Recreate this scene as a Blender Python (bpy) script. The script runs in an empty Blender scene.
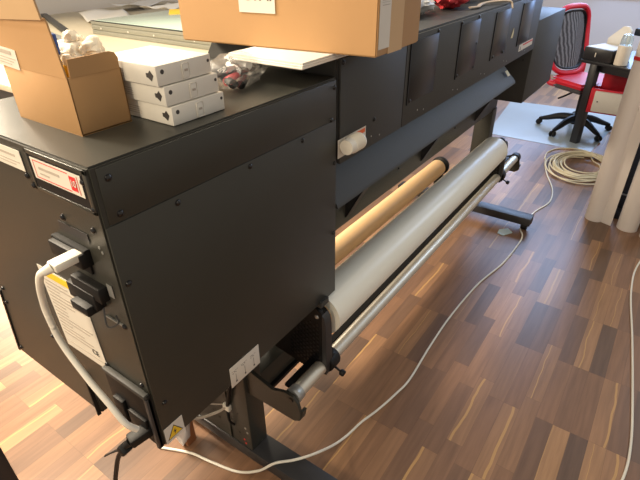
import bpy, bmesh, math, random
from mathutils import Vector, Matrix
random.seed(4)
PI = math.pi
sc = bpy.context.scene
C = sc.collection

# ------------------------------------------------------------------ camera
yaw, pitch, roll = 0.618276, 0.55154, 0.0123915
fw = Vector((math.cos(yaw)*math.cos(pitch), math.sin(yaw)*math.cos(pitch), -math.sin(pitch)))
rt = fw.cross(Vector((0, 0, 1))).normalized(); dn = fw.cross(rt)
r2 = math.cos(roll)*rt + math.sin(roll)*dn
d2 = -math.sin(roll)*rt + math.cos(roll)*dn
cam = bpy.data.objects.new('camera', bpy.data.cameras.new('camera')); C.objects.link(cam)
cam.matrix_world = Matrix.Translation((0, 0, 1.67)) @ Matrix((r2, -d2, -fw)).transposed().to_4x4()
cam.data.sensor_width = 36; cam.data.lens = 484.67/640*36
cam.data.clip_start = 0.05
sc.camera = cam

# ------------------------------------------------------------------ world, lights, exposure
w = bpy.data.worlds.new('world'); sc.world = w; w.use_nodes = True
bg = w.node_tree.nodes['Background']; bg.inputs[0].default_value = (1.0, 0.90, 0.78, 1); bg.inputs[1].default_value = 0.56

def area(name, loc, target, size, power, col, sy=None):
    l = bpy.data.lights.new(name, 'AREA'); l.size = size; l.energy = power; l.color = col
    if sy: l.shape = 'RECTANGLE'; l.size_y = sy
    o = bpy.data.objects.new(name, l); C.objects.link(o); o.location = loc
    o.rotation_euler = (Vector(target)-Vector(loc)).to_track_quat('-Z', 'Y').to_euler()
    return o
area('ceiling_lamp', (0.25, 2.6, 2.7), (0.25, 1.7, 0.0), 0.5, 190, (1.0, 0.84, 0.64))
area('wall_lamp', (1.75, 6.1, 2.35), (0.6, 1.2, 0.9), 0.5, 140, (1.0, 0.84, 0.62))
area('ceiling_lamp', (3.0, 3.6, 2.7), (2.5, 2.4, 0.6), 0.6, 50, (1.0, 0.86, 0.66))
area('ceiling_lamp', (-0.7, 2.7, 2.6), (0.3, 1.3, 0.5), 0.6, 55, (1.0, 0.80, 0.55))
area('ceiling_lamp', (-1.5, 0.78, 2.5), (0.8, 0.6, 0.0), 0.5, 42, (1.0, 0.82, 0.58))
area('ceiling_lamp', (1.5, 1.1, 2.7), (1.6, 0.6, 0.0), 0.5, 14, (1.0, 0.84, 0.62))
area('window_daylight', (7.60, 0.95, 1.65), (4.2, 0.3, 0.2), 2.2, 65, (0.45, 0.64, 1.0), 1.2)
area('roof_window_daylight', (6.9, 0.7, 2.75), (3.6, 0.4, 0.0), 0.9, 62, (0.42, 0.62, 1.0))
area('roof_window_daylight', (5.6, -1.6, 2.6), (5.3, 0.2, 0.5), 0.7, 45, (0.60, 0.78, 1.0))
sc.view_settings.view_transform = 'Standard'; sc.view_settings.look = 'None'
sc.view_settings.gamma = 1.0; sc.view_settings.use_curve_mapping = False
sc.view_settings.exposure = 0.0

# ------------------------------------------------------------------ materials
def lin(c): return tuple(((v/255)/12.92 if v/255 <= 0.04045 else ((v/255+0.055)/1.055)**2.4) for v in c) + (1,)
def mat(name, rgb, rough=0.5, metal=0.0, noise=0.0, nscale=40, bump=0.0, bscale=200, spec=0.5, alpha=None, coat=0, trans=0.0, emit=None):
    m = bpy.data.materials.new(name); m.use_nodes = True; nt = m.node_tree; b = nt.nodes['Principled BSDF']
    col = lin(rgb); b.inputs['Base Color'].default_value = col
    b.inputs['Roughness'].default_value = rough; b.inputs['Metallic'].default_value = metal
    b.inputs['Specular IOR Level'].default_value = spec
    b.inputs['Coat Weight'].default_value = coat
    if trans: b.inputs['Transmission Weight'].default_value = trans
    if alpha is not None: b.inputs['Alpha'].default_value = alpha
    if emit: b.inputs['Emission Color'].default_value = col; b.inputs['Emission Strength'].default_value = emit
    tc = nt.nodes.new('ShaderNodeTexCoord')
    if noise:
        n = nt.nodes.new('ShaderNodeTexNoise'); n.inputs['Scale'].default_value = nscale; n.inputs['Detail'].default_value = 4
        nt.links.new(tc.outputs['Object'], n.inputs['Vector'])
        mx = nt.nodes.new('ShaderNodeMix'); mx.data_type = 'RGBA'
        mx.inputs[6].default_value = tuple(v*(1-noise) for v in col[:3])+(1,)
        mx.inputs[7].default_value = tuple(min(1, v*(1+noise)) for v in col[:3])+(1,)
        nt.links.new(n.outputs['Fac'], mx.inputs[0]); nt.links.new(mx.outputs[2], b.inputs['Base Color'])
    if bump:
        n = nt.nodes.new('ShaderNodeTexNoise'); n.inputs['Scale'].default_value = bscale
        nt.links.new(tc.outputs['Object'], n.inputs['Vector'])
        bp = nt.nodes.new('ShaderNodeBump'); bp.inputs['Strength'].default_value = bump; bp.inputs['Distance'].default_value = 0.002
        nt.links.new(n.outputs['Fac'], bp.inputs['Height']); nt.links.new(bp.outputs['Normal'], b.inputs['Normal'])
    return m
M = dict(
    black=mat('black_powder_coat', (50, 50, 45), 0.38, spec=0.4, noise=0.06, bump=0.12, bscale=900),
    panel=mat('charcoal_panel', (58, 58, 56), 0.55, spec=0.35, noise=0.05, bump=0.1, bscale=900),
    darkm=mat('dark_metal', (44, 44, 46), 0.45, noise=0.08),
    blackp=mat('black_plastic', (13, 13, 14), 0.55, spec=0.3, noise=0.1),
    gloss=mat('glossy_window', (20, 22, 26), 0.3, noise=0.05, spec=0.28),
    steel=mat('brushed_steel', (214, 210, 198), 0.42, metal=0.75, noise=0.08, nscale=20),
    collar=mat('zinc_collar', (170, 172, 170), 0.4, metal=0.7, noise=0.1),
    screw=mat('black_screw', (16, 16, 18), 0.3, noise=0.1),
    paper=mat('white_vinyl', (240, 239, 226), 0.35, noise=0.03, nscale=8),
    paperw=mat('white_paper', (216, 212, 204), 0.7, noise=0.03),
    rollp=mat('standing_paper', (222, 214, 208), 0.55, noise=0.03, nscale=8),
    kraft=mat('kraft_tube', (216, 180, 134), 0.55, noise=0.06, nscale=14),
    card=mat('cardboard', (168, 130, 86), 0.8, noise=0.05, nscale=12, bump=0.1, bscale=60),
    cardl=mat('cardboard_light', (196, 164, 124), 0.8, noise=0.05, nscale=12),
    case=mat('white_card_case', (212, 208, 198), 0.6, noise=0.03),
    sticker=mat('sticker_white', (208, 202, 190), 0.5, noise=0.03),
    red=mat('red_print', (206, 40, 44), 0.5, noise=0.05),
    orange=mat('orange_print', (224, 104, 52), 0.5, noise=0.05),
    ink=mat('dark_print', (60, 56, 54), 0.6, noise=0.1),
    greyink=mat('grey_print', (168, 158, 146), 0.6, noise=0.1),
    yellow=mat('yellow_print', (232, 190, 40), 0.5, noise=0.05),
    tagy=mat('cream_tag', (214, 202, 160), 0.6, noise=0.08),
    cable=mat('white_cable', (222, 218, 206), 0.45, noise=0.04),
    cream=mat('cream_cable', (224, 214, 184), 0.45, noise=0.05),
    wall=mat('painted_wall', (190, 192, 202), 0.9, noise=0.02, nscale=3, bump=0.1),
    wallb=mat('beige_wall', (222, 208, 186), 0.9, noise=0.02, nscale=3),
    desk=mat('black_desk', (34, 35, 40), 0.35, noise=0.08),
    table=mat('cream_table', (184, 174, 152), 0.5, noise=0.03, nscale=6),
    alu=mat('aluminium_frame', (150, 150, 138), 0.45, metal=0.3, noise=0.06),
    glass=mat('green_glass', (190, 214, 200), 0.08, noise=0.05, spec=0.8, coat=0.5),
    redc=mat('chair_red', (196, 22, 44), 0.5, noise=0.06, bump=0.15, bscale=300),
    greyc=mat('chair_grey', (70, 68, 72), 0.7, noise=0.08),
    bag=mat('clear_bag', (236, 234, 230), 0.12, noise=0.03, trans=0.6, alpha=0.28),
    foam=mat('white_foam', (238, 228, 206), 0.7, noise=0.05),
    pink=mat('pink_cap', (214, 84, 92), 0.5, noise=0.05),
    blue=mat('blue_print', (40, 74, 150), 0.5, noise=0.05),
    yelb=mat('yellow_bottle', (236, 182, 24), 0.45, noise=0.05),
    redbag=mat('red_bag', (200, 50, 56), 0.5, noise=0.15, nscale=30),
    whitebag=mat('white_bag', (214, 214, 212), 0.55, noise=0.08, nscale=30),
    strap=mat('beige_strap', (190, 176, 160), 0.7, noise=0.1),
    fluff=mat('grey_fluff', (120, 122, 130), 0.9, noise=0.3),
    matt=mat('chair_mat', (160, 172, 178), 0.22, noise=0.04, nscale=5, coat=0.2),
    bottle=mat('bottle_white', (226, 216, 200), 0.4, noise=0.03),
    clear=mat('clear_plastic', (200, 224, 236), 0.1, noise=0.02, trans=0.7, alpha=0.6),
    led=mat('red_led_dot', (226, 48, 44), 0.4, noise=0.02),
    wrap=mat('plastic_wrap', (214, 214, 214), 0.25, noise=0.1, nscale=60, coat=0.3, alpha=0.95),
    wood=mat('brown_block', (150, 96, 60), 0.6, noise=0.1),
)

def wood_floor():
    m = bpy.data.materials.new('strip_parquet'); m.use_nodes = True; nt = m.node_tree; L = nt.links
    b = nt.nodes['Principled BSDF']
    def N(t, **k):
        n = nt.nodes.new(t)
        for a, v in k.items(): setattr(n, a, v)
        return n
    def mth(op, a, bb=None, c=None):
        n = N('ShaderNodeMath', operation=op)
        for i, v in enumerate((a, bb, c)):
            if v is None: continue
            if isinstance(v, (int, float)): n.inputs[i].default_value = v
            else: L.new(v, n.inputs[i])
        return n.outputs[0]
    tc = N('ShaderNodeTexCoord'); sp = N('ShaderNodeSeparateXYZ'); L.new(tc.outputs['Object'], sp.inputs[0])
    x, y = sp.outputs[0], sp.outputs[1]
    W, LEN = 0.0655, 0.388
    ry = mth('DIVIDE', mth('ADD', y, 0.088+W*100), W); row = mth('FLOOR', ry); fy = mth('FRACT', ry)
    wn = N('ShaderNodeTexWhiteNoise', noise_dimensions='1D'); L.new(row, wn.inputs['W'])
    rx = mth('DIVIDE', mth('ADD', mth('ADD', x, 38.8-0.022), mth('MULTIPLY', mth('MULTIPLY', wn.outputs['Value'], 0.388), mth('GREATER_THAN', wn.outputs['Value'], 0.45))), LEN)
    col = mth('FLOOR', rx); fx = mth('FRACT', rx)
    cv = N('ShaderNodeCombineXYZ'); L.new(row, cv.inputs[0]); L.new(col, cv.inputs[1])
    w2 = N('ShaderNodeTexWhiteNoise', noise_dimensions='2D'); L.new(cv.outputs[0], w2.inputs['Vector'])
    rnd = w2.outputs['Value']; rsp = N('ShaderNodeSeparateColor'); L.new(w2.outputs['Color'], rsp.inputs[0])
    ramp = N('ShaderNodeValToRGB'); L.new(rnd, ramp.inputs[0]); cr = ramp.color_ramp
    cols = [(0, (98, 77, 63)), (0.2, (120, 91, 71)), (0.45, (132, 99, 75)), (0.7, (140, 106, 79)), (0.86, (150, 114, 84)), (1, (166, 128, 92))]
    cr.elements[0].color = lin(cols[0][1]); cr.elements[1].color = lin(cols[-1][1])
    for p, c in cols[1:-1]: e = cr.elements.new(p); e.color = lin(c)
    # grain, stretched along the strips and shifted per strip
    mp = N('ShaderNodeCombineXYZ')
    L.new(mth('ADD', mth('MULTIPLY', x, 1.6), mth('MULTIPLY', rnd, 37)), mp.inputs[0]); L.new(mth('MULTIPLY', y, 22), mp.inputs[1]); L.new(mth('MULTIPLY', rsp.outputs[1], 20), mp.inputs[2])
    g = N('ShaderNodeTexNoise'); g.inputs['Scale'].default_value = 2.2; g.inputs['Detail'].default_value = 6; g.inputs['Roughness'].default_value = 0.6
    L.new(mp.outputs[0], g.inputs['Vector'])
    g2 = N('ShaderNodeMapRange'); L.new(g.outputs['Fac'], g2.inputs[0]); g2.inputs[1].default_value = 0.3; g2.inputs[2].default_value = 0.7; g2.inputs[3].default_value = 0.80; g2.inputs[4].default_value = 1.15
    mul = N('ShaderNodeMix', data_type='RGBA', blend_type='MULTIPLY'); mul.inputs[0].default_value = 1
    L.new(ramp.outputs[0], mul.inputs[6]); L.new(g2.outputs[0], mul.inputs[7])
    # pale sapwood streak on some strips with a wavy edge
    wv = N('ShaderNodeTexNoise'); wv.inputs['Scale'].default_value = 1.0; wv.inputs['Detail'].default_value = 2
    wc = N('ShaderNodeCombineXYZ'); L.new(mth('MULTIPLY', x, 5), wc.inputs[0]); L.new(mth('MULTIPLY', rnd, 91), wc.inputs[1]); L.new(wc.outputs[0], wv.inputs['Vector'])
    edge = mth('ADD', mth('MULTIPLY', wv.outputs['Fac'], 0.55), mth('SUBTRACT', mth('MULTIPLY', rsp.outputs[1], 0.95), 0.25))
    d = mth('SUBTRACT', fy, edge)
    st = mth('MULTIPLY', mth('GREATER_THAN', d, 0.0), mth('LESS_THAN', d, mth('MULTIPLY', rsp.outputs[2], 0.17)))
    st = mth('MULTIPLY', st, mth('GREATER_THAN', rsp.outputs[0], 0.72))
    sm = N('ShaderNodeMix', data_type='RGBA'); L.new(mth('MULTIPLY', st, 0.75), sm.inputs[0]); L.new(mul.outputs[2], sm.inputs[6]); sm.inputs[7].default_value = lin((190, 150, 96))
    # seams
    e1 = mth('LESS_THAN', fy, 0.022); e2 = mth('LESS_THAN', fx, 0.004)
    se = mth('MAXIMUM', e1, e2)
    s2 = N('ShaderNodeMix', data_type='RGBA'); L.new(mth('MULTIPLY', se, 0.35), s2.inputs[0]); L.new(sm.outputs[2], s2.inputs[6]); s2.inputs[7].default_value = lin((60, 42, 32))
    L.new(s2.outputs[2], b.inputs['Base Color'])
    b.inputs['Roughness'].default_value = 0.38; b.inputs['Specular IOR Level'].default_value = 0.4
    bp = N('ShaderNodeBump'); bp.inputs['Strength'].default_value = 0.15; bp.inputs['Distance'].default_value = 0.001
    L.new(g.outputs['Fac'], bp.inputs['Height']); L.new(bp.outputs['Normal'], b.inputs['Normal'])
    return m
M['floor'] = wood_floor()

def mesh_fabric():
    m = bpy.data.materials.new('chair_mesh'); m.use_nodes = True; nt = m.node_tree; b = nt.nodes['Principled BSDF']
    b.inputs['Base Color'].default_value = lin((28, 28, 34)); b.inputs['Roughness'].default_value = 0.7
    tc = nt.nodes.new('ShaderNodeTexCoord'); wv = nt.nodes.new('ShaderNodeTexWave'); wv.inputs['Scale'].default_value = 14; wv.bands_direction = 'X'
    wv.inputs['Distortion'].default_value = 2.5
    nt.links.new(tc.outputs['Object'], wv.inputs['Vector'])
    mr = nt.nodes.new('ShaderNodeMapRange'); mr.inputs[3].default_value = 0.68; mr.inputs[4].default_value = 0.97
    nt.links.new(wv.outputs['Fac'], mr.inputs[0]); nt.links.new(mr.outputs[0], b.inputs['Alpha'])
    return m
M['mesh'] = mesh_fabric()

# ------------------------------------------------------------------ mesh helpers
def new(): return bmesh.new()
def merge(bm, t):
    me = bpy.data.meshes.new('t'); t.to_mesh(me); t.free(); bm.from_mesh(me); bpy.data.meshes.remove(me)
def box(bm, a, b, bev=0.0, seg=2, mx=None):
    t = bmesh.new(); bmesh.ops.create_cube(t, size=1)
    a = Vector(a); b = Vector(b); s = b-a; c = (a+b)/2
    for v in t.verts: v.co = Vector((v.co.x*s.x, v.co.y*s.y, v.co.z*s.z)) + c
    if bev: bmesh.ops.bevel(t, geom=t.edges[:], offset=bev, segments=seg, affect='EDGES', profile=0.5)
    if mx: t.transform(mx)
    merge(bm, t); return bm
def prism(bm, poly, a, b, axis='X', bev=0.0):
    # poly: 2-D outline; axis X -> (y,z) outline swept a..b, Y -> (x,z), Z -> (x,y)
    t = bmesh.new()
    def P(u, v, k): return {'X': (k, u, v), 'Y': (u, k, v), 'Z': (u, v, k)}[axis]
    A = [t.verts.new(P(u, v, a)) for u, v in poly]; B = [t.verts.new(P(u, v, b)) for u, v in poly]
    t.faces.new(A); t.faces.new(B[::-1]); n = len(poly)
    for i in range(n): t.faces.new((A[i], B[i], B[(i+1) % n], A[(i+1) % n]))
    bmesh.ops.recalc_face_normals(t, faces=t.faces)
    if bev: bmesh.ops.bevel(t, geom=t.edges[:], offset=bev, segments=2, affect='EDGES')
    merge(bm, t); return bm
def cyl(bm, p, q, r, r2=None, n=32, caps=True):
    t = bmesh.new(); p = Vector(p); q = Vector(q); d = q-p
    bmesh.ops.create_cone(t, cap_ends=caps, segments=n, radius1=r, radius2=r if r2 is None else r2, depth=d.length)
    mx = Matrix.Translation((p+q)/2) @ d.to_track_quat('Z', 'Y').to_matrix().to_4x4()
    t.transform(mx); merge(bm, t); return bm
def lathe(bm, prof, p, ax, n=40):
    # prof (r, h) along axis ax from p
    t = bmesh.new(); p = Vector(p); q = Vector(ax).normalized().to_track_quat('Z', 'Y').to_matrix()
    rings = []
    for r, h in prof:
        rings.append([t.verts.new(p + q @ Vector((r*math.cos(2*PI*i/n), r*math.sin(2*PI*i/n), h))) for i in range(n)])
    for a, b in zip(rings, rings[1:]):
        for i in range(n): t.faces.new((a[i], a[(i+1) % n], b[(i+1) % n], b[i]))
    if prof[0][0] > 1e-5 and prof[0] != prof[-1]:
        t.faces.new(rings[0][::-1]); t.faces.new(rings[-1])
    bmesh.ops.remove_doubles(t, verts=t.verts, dist=1e-6)
    bmesh.ops.recalc_face_normals(t, faces=t.faces)
    merge(bm, t); return bm
def smooth_pts(pts, k=6, closed=False):
    P = [Vector(p) for p in pts]; out = []; n = len(P)
    for i in range(n if closed else n-1):
        g = (lambda j: P[j % n]) if closed else (lambda j: P[max(0, min(n-1, j))])
        p0, p1, p2, p3 = g(i-1), g(i), g(i+1), g(i+2)
        for s in range(k):
            t = s/k
            out.append(0.5*((2*p1)+(-p0+p2)*t+(2*p0-5*p1+4*p2-p3)*t*t+(-p0+3*p1-3*p2+p3)*t**3))
    if not closed: out.append(P[-1])
    return out
def tube(bm, pts, r, n=10, smooth=6, closed=False, flat=1.0):
    P = smooth_pts(pts, smooth, closed) if smooth else [Vector(p) for p in pts]
    t = bmesh.new(); rings = []; up = Vector((0, 0, 1)); m = len(P)
    for i, p in enumerate(P):
        d = ((P[(i+1) % m] if closed or i < m-1 else p) - (P[i-1] if closed or i > 0 else p)).normalized()
        s = d.cross(up); s = s.normalized() if s.length > 0.05 else d.cross(Vector((1, 0, 0))).normalized(); u = s.cross(d)
        rr = r(i/(m-1)) if callable(r) else r
        rings.append([t.verts.new(p + rr*(math.cos(2*PI*j/n)*s + flat*math.sin(2*PI*j/n)*u)) for j in range(n)])
    for k in range(m if closed else m-1):
        a, b = rings[k], rings[(k+1) % m]
        for j in range(n): t.faces.new((a[j], a[(j+1) % n], b[(j+1) % n], b[j]))
    if not closed: t.faces.new(rings[0][::-1]); t.faces.new(rings[-1])
    bmesh.ops.recalc_face_normals(t, faces=t.faces); merge(bm, t); return bm
def obj(name, bm, m, parent=None, sharp=35):
    me = bpy.data.meshes.new(name); bm.normal_update(); bm.to_mesh(me); bm.free()
    if sharp:
        me.polygons.foreach_set('use_smooth', [True]*len(me.polygons)); me.set_sharp_from_angle(angle=math.radians(sharp))
    for k in (m if isinstance(m, (list, tuple)) else [m]): me.materials.append(k)
    o = bpy.data.objects.new(name, me); C.objects.link(o)
    if parent:
        o.parent = parent; o.matrix_parent_inverse = Matrix.Translation(-parent_loc(parent))
    return o
LOC = {}
def parent_loc(p):
    return LOC.get(p.name, Vector((0, 0, 0)))   # mesh parents already sit at the world origin
def thing(name, label, cat, loc=(0, 0, 0), group=None):
    o = bpy.data.objects.new(name, None); C.objects.link(o); o.location = loc; LOC[o.name] = Vector(loc)
    o.empty_display_size = 0.05
    o['label'] = label; o['category'] = cat
    if group: o['group'] = group
    return o
def tag(o, label, cat, group=None, kind=None):
    o['label'] = label; o['category'] = cat
    if group: o['group'] = group
    if kind: o['kind'] = kind
    return o
def struct(name, bm, m, parent=None):
    o = obj(name, bm, m, parent)
    if parent is None: o['kind'] = 'structure'
    return o
def plab(o, s): o['label'] = s; return o
def text_bm(s, size, mx, ext=0.0004):
    cu = bpy.data.curves.new('t', 'FONT'); cu.body = s; cu.size = size; cu.extrude = ext; cu.align_x = 'CENTER'; cu.align_y = 'CENTER'
    o = bpy.data.objects.new('t', cu); C.objects.link(o)
    me = bpy.data.meshes.new_from_object(o); bm = bmesh.new(); bm.from_mesh(me); bm.transform(mx)
    bpy.data.objects.remove(o); bpy.data.curves.remove(cu); bpy.data.meshes.remove(me); return bm
# frames for flat prints: face normal -X (u = -Y, v = Z) and -Y (u = X, v = Z), and on top
def FX(x, y, z, rot=0): return Matrix.Translation((x, y, z)) @ Matrix(((0, 0, -1, 0), (-1, 0, 0, 0), (0, 1, 0, 0), (0, 0, 0, 1))) @ Matrix.Rotation(rot, 4, 'Z')
def FY(x, y, z, rot=0): return Matrix.Translation((x, y, z)) @ Matrix(((1, 0, 0, 0), (0, 0, -1, 0), (0, 1, 0, 0), (0, 0, 0, 1))) @ Matrix.Rotation(rot, 4, 'Z')
def rect(bm, mx, u0, v0, u1, v1, t=0.0006, off=0.0): return box(bm, (u0, v0, off), (u1, v1, off+t), mx=mx)

# ------------------------------------------------------------------ structure
b = new(); box(b, (-2.5, -3.2, -0.05), (8.0, 7.0, 0)); struct('floor', b, M['floor'])
b = new(); box(b, (7.85, -3.2, 0), (7.95, -0.35, 2.75)); box(b, (7.85, 2.25, 0), (7.95, 7.0, 2.75)); box(b, (7.85, -0.35, 0), (7.95, 2.25, 1.0)); box(b, (7.85, -0.35, 2.35), (7.95, 2.25, 2.75))
struct('wall_far', b, M['wall'])
b = new(); box(b, (-2.5, 6.5, 0), (7.85, 6.6, 2.75)); struct('wall_left', b, M['wallb'])
b = new(); box(b, (7.832, -3.2, 0), (7.85, 6.5, 0.07)); struct('baseboard_far', b, M['wall'])
b = new()
for (a, c) in (((7.84, -0.35, 1.0), (7.93, -0.29, 2.35)), ((7.84, 2.19, 1.0), (7.93, 2.25, 2.35)), ((7.84, -0.29, 1.0), (7.93, 2.19, 1.06)), ((7.84, -0.29, 2.29), (7.93, 2.19, 2.35)), ((7.85, 0.92, 1.06), (7.92, 0.98, 2.29))):
    box(b, a, c, 0.004)
wf = struct('window_1', b, M['paperw'])
b = new(); box(b, (7.895, -0.29, 1.06), (7.90, 2.19, 2.29)); obj('pane', b, mat('window_sky_glow', (150, 190, 255), 0.3, emit=2.2), wf)

# ------------------------------------------------------------------ the large format printer
YF, X0, X1, ZT = 0.67, 0.346, 1.022, 1.387
P = thing('wide_format_printer', 'black wide format roll printer on a floor stand, running from foreground to back', 'printer', (1.9, 0.95, 0))
def scr(pts, nrm, par, r=0.0055):
    for (x, y, z) in pts:
        b = new(); n = Vector(nrm); p = Vector((x, y, z))
        lathe(b, [(0.0001, 0.005), (r*0.45, 0.0048), (r*0.9, 0.003), (r, 0.001), (r*1.25, 0.0008), (r*1.25, -0.001)], p, n, 14)
        obj('screw', b, M['screw'], par)
# near side cabinet
b = new()
prism(b, [(YF, 0.73), (0.93, 0.712), (0.935, 0.652), (1.345, 0.65), (1.286, 0.9), (1.177, ZT), (YF, ZT)], X0, X1, 'X', 0.0035)
cab = obj('side_cabinet', b, M['black'], P)
b = new(); box(b, (X0+0.012, YF-0.0018, 1.2835), (X1-0.004, YF+0.003, ZT-0.006), 0.0012); box(b, (X0+0.003, YF-0.0018, 0.735), (X1-0.004, YF+0.003, 1.2815), 0.0012)
obj('front_cover', b, M['black'], cab)
scr([(0.375, YF-0.001, 1.362), (0.38, YF-0.001, 1.297), (0.494, YF-0.001, 1.268), (0.69, YF-0.001, 1.270), (0.874, YF-0.001, 1.271), (0.996, YF-0.001, 1.287), (1.009, YF-0.001, 1.365), (0.362, YF-0.001, 1.166), (0.37, YF-0.001, 0.85), (1.011, YF-0.001, 1.166), (1.008, YF-0.001, 0.95)], (0, -1, 0), cab)
scr([(X0, 1.256, 0.914), (X0, 1.273, 0.861), (X0, 1.320, 0.672), (X0, 1.052, 0.855), (X0, 0.955, 0.675), (X0, 0.876, 1.325), (X0, 0.862, 1.310), (X0, 0.794, 1.267), (X0, 0.702, 1.270), (X0, 0.794, 1.063), (X0, 0.692, 1.066), (X0, 0.812, 0.90), (X0, 0.818, 0.863), (X0, 0.692, 0.911), (X0, 0.690, 1.36), (X0, 0.680, 1.315)], (-1, 0, 0), cab)
[obj('status_light', cyl(new(), (X0-0.001, y, z), (X0+0.002, y, z), 0.003, n=10), M['collar'], cab) for y, z in ((0.700, 1.237), (0.694, 1.229))]
# recessed handle with a red and white label
b = new()
box(b, (X0-0.0028, 0.664+0.01, 1.374), (X0+0.004, 0.852, 1.382), 0.001); box(b, (X0-0.0028, 0.674, 1.306), (X0+0.004, 0.852, 1.313), 0.001)
box(b, (X0-0.0028, 0.674, 1.306), (X0+0.004, 0.684, 1.382), 0.001); box(b, (X0-0.0028, 0.846, 1.306), (X0+0.004, 0.852, 1.382), 0.001)
hd = obj('handle_recess_frame', b, M['black'], cab)
b = new(); box(b, (X0-0.0015, 0.684, 1.313), (X0+0.001, 0.846, 1.374)); obj('handle_recess', b, M['blackp'], cab)
b = new(); rect(b, FX(X0-0.0022, 0.765, 1.351, 0.0), -0.073, -0.019, 0.073, 0.019, 0.0008); lb = obj('warning_label', b, M['sticker'], cab); plab(lb, 'white label with red border and a red number 10 square')
b = new(); f = FX(X0-0.0031, 0.765, 1.351)
for r_ in ((-0.066, 0.0145, 0.038, 0.0160), (-0.066, -0.0160, 0.038, -0.0145), (-0.066, -0.016, -0.0645, 0.016), (0.040, -0.0125, 0.058, 0.0125), (0.0625, -0.016, 0.064, 0.016)): rect(b, f, *r_, t=0.0003)
obj('red_print', b, M['red'], cab)
b = new(); merge(b, text_bm('10', 0.016, FX(X0-0.0038, 0.765-0.049, 1.351))); obj('number_print', b, M['sticker'], cab, 0)
b = new(); f = FX(X0-0.0033, 0.765, 1.351)
for i, l in enumerate((0.062, 0.0)):
    if l: rect(b, f, -0.052, 0.001, -0.052+l, 0.006, t=0.0002)
rect(b, f, -0.052, -0.008, -0.024, -0.005, t=0.0002); obj('print_line', b, M['greyink'], cab)
b = new(); rect(b, FX(X0-0.0012, 0.94, 1.352), -0.066, -0.019, 0.066, 0.019, 0.0008); plab(obj('caution_label', b, M['sticker'], cab), 'beige white text label beside the handle recess')
b = new(); f = FX(X0-0.0021, 0.94, 1.352); rect(b, f, -0.055, 0.004, 0.045, 0.009, t=0.0003); rect(b, f, -0.055, -0.006, 0.055, -0.004, t=0.0003); rect(b, f, -0.055, -0.012, 0.04, -0.010, t=0.0003)
obj('print_line', b, M['greyink'], cab)
# specification plate
b = new(); rect(b, FX(X0-0.0006, 0.897, 0.988, 0.03), -0.080, -0.112, 0.080, 0.112, 0.0008); sp = obj('specification_label', b, M['sticker'], cab); plab(sp, 'large beige specification label with yellow strip and CE mark')
b = new(); f = FX(X0-0.0016, 0.897, 0.988, 0.03); rect(b, f, -0.055, 0.090, 0.078, 0.108, t=0.0003); obj('yellow_strip', b, M['yellow'], cab)
b = new()
for i in range(15):
    z = 0.080-i*0.0105; rect(b, f, -0.070, z-0.003, -0.070+random.choice((0.05, 0.09, 0.12, 0.135)), z+0.001, t=0.0003)
rect(b, f, -0.074, -0.094, 0.074, -0.092, t=0.0003); obj('print_line', b, M['greyink'], cab)
b = new(); merge(b, text_bm('CE', 0.020, FX(X0-0.0022, 0.897-0.052, 0.988-0.072, 0.03))); obj('mark_print', b, M['ink'], cab, 0)
# connection ports with hoods
b = new(); box(b, (X0-0.022, 0.735, 1.188), (X0+0.002, 0.835, 1.218), 0.003); prism(b, [(0.735, 1.215), (0.84, 1.215), (0.84, 1.222), (0.735, 1.222)], X0-0.012, X0, 'X', 0.001)
box(b, (X0-0.004, 0.745, 1.165), (X0+0.001, 0.825, 1.19), 0.001); obj('port_hood', b, M['blackp'], cab)
b = new(); box(b, (X0-0.020, 0.735, 1.095), (X0+0.002, 0.825, 1.130), 0.003); box(b, (X0-0.018, 0.715, 1.118), (X0+0.002, 0.805, 1.150), 0.003); box(b, (X0-0.034, 0.745, 1.085), (X0-0.002, 0.800, 1.105), 0.003)
obj('port_hood', b, M['blackp'], cab)
b = new(); rect(b, FX(X0-0.001, 0.77, 1.246, 0.0), -0.045, -0.009, 0.045, 0.009, 0.001); obj('port_cover', b, M['darkm'], cab)
b = new(); rect(b, FX(X0-0.001, 0.703, 1.145, 0.0), -0.008, -0.014, 0.008, 0.014, 0.001); obj('connector_plate', b, M['collar'], cab)
b = new(); tube(b, [(X0-0.004, 0.74, 1.10), (X0-0.02, 0.715, 1.07), (X0-0.006, 0.70, 1.075), (X0-0.004, 0.705, 1.09)], 0.0016, 6); obj('cable_clip', b, M['darkm'], cab)
b = new(); box(b, (X0-0.004, 0.695, 1.068), (X0+0.001, 0.745, 1.071)); obj('clip_bar', b, M['collar'], cab)
# power inlet panel
b = new(); box(b, (X0-0.008, 0.672, 0.733), (X0+0.001, 0.82, 0.895), 0.001); ip = obj('inlet_panel', b, M['blackp'], cab)
b = new(); box(b, (X0-0.014, 0.673, 0.888), (X0-0.001, 0.815, 0.900), 0.002); plab(obj('inlet_ledge', b, M['panel'], cab), 'light grey ledge above the power inlet')
b = new(); box(b, (X0-0.012, 0.672, 0.732), (X0-0.001, 0.682, 0.886), 0.001); obj('inlet_edge', b, M['darkm'], cab)
b = new(); box(b, (X0-0.018, 0.765, 0.755), (X0-0.006, 0.80, 0.825), 0.003); obj('power_socket', b, M['blackp'], cab)
b = new(); box(b, (X0-0.016, 0.695, 0.755), (X0-0.006, 0.755, 0.810), 0.003); obj('power_socket', b, M['blackp'], cab)
b = new(); box(b, (X0-0.009, 0.935, 0.652), (X0, 0.94, 0.80)); obj('panel_seam', b, M['blackp'], cab)
b = new(); prism(b, [(1.345, 0.652), (1.286, 0.9), (1.277, 0.9), (1.336, 0.652)], X0-0.003, X0, 'X'); obj('edge_strip', b, M['blackp'], cab)
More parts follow.
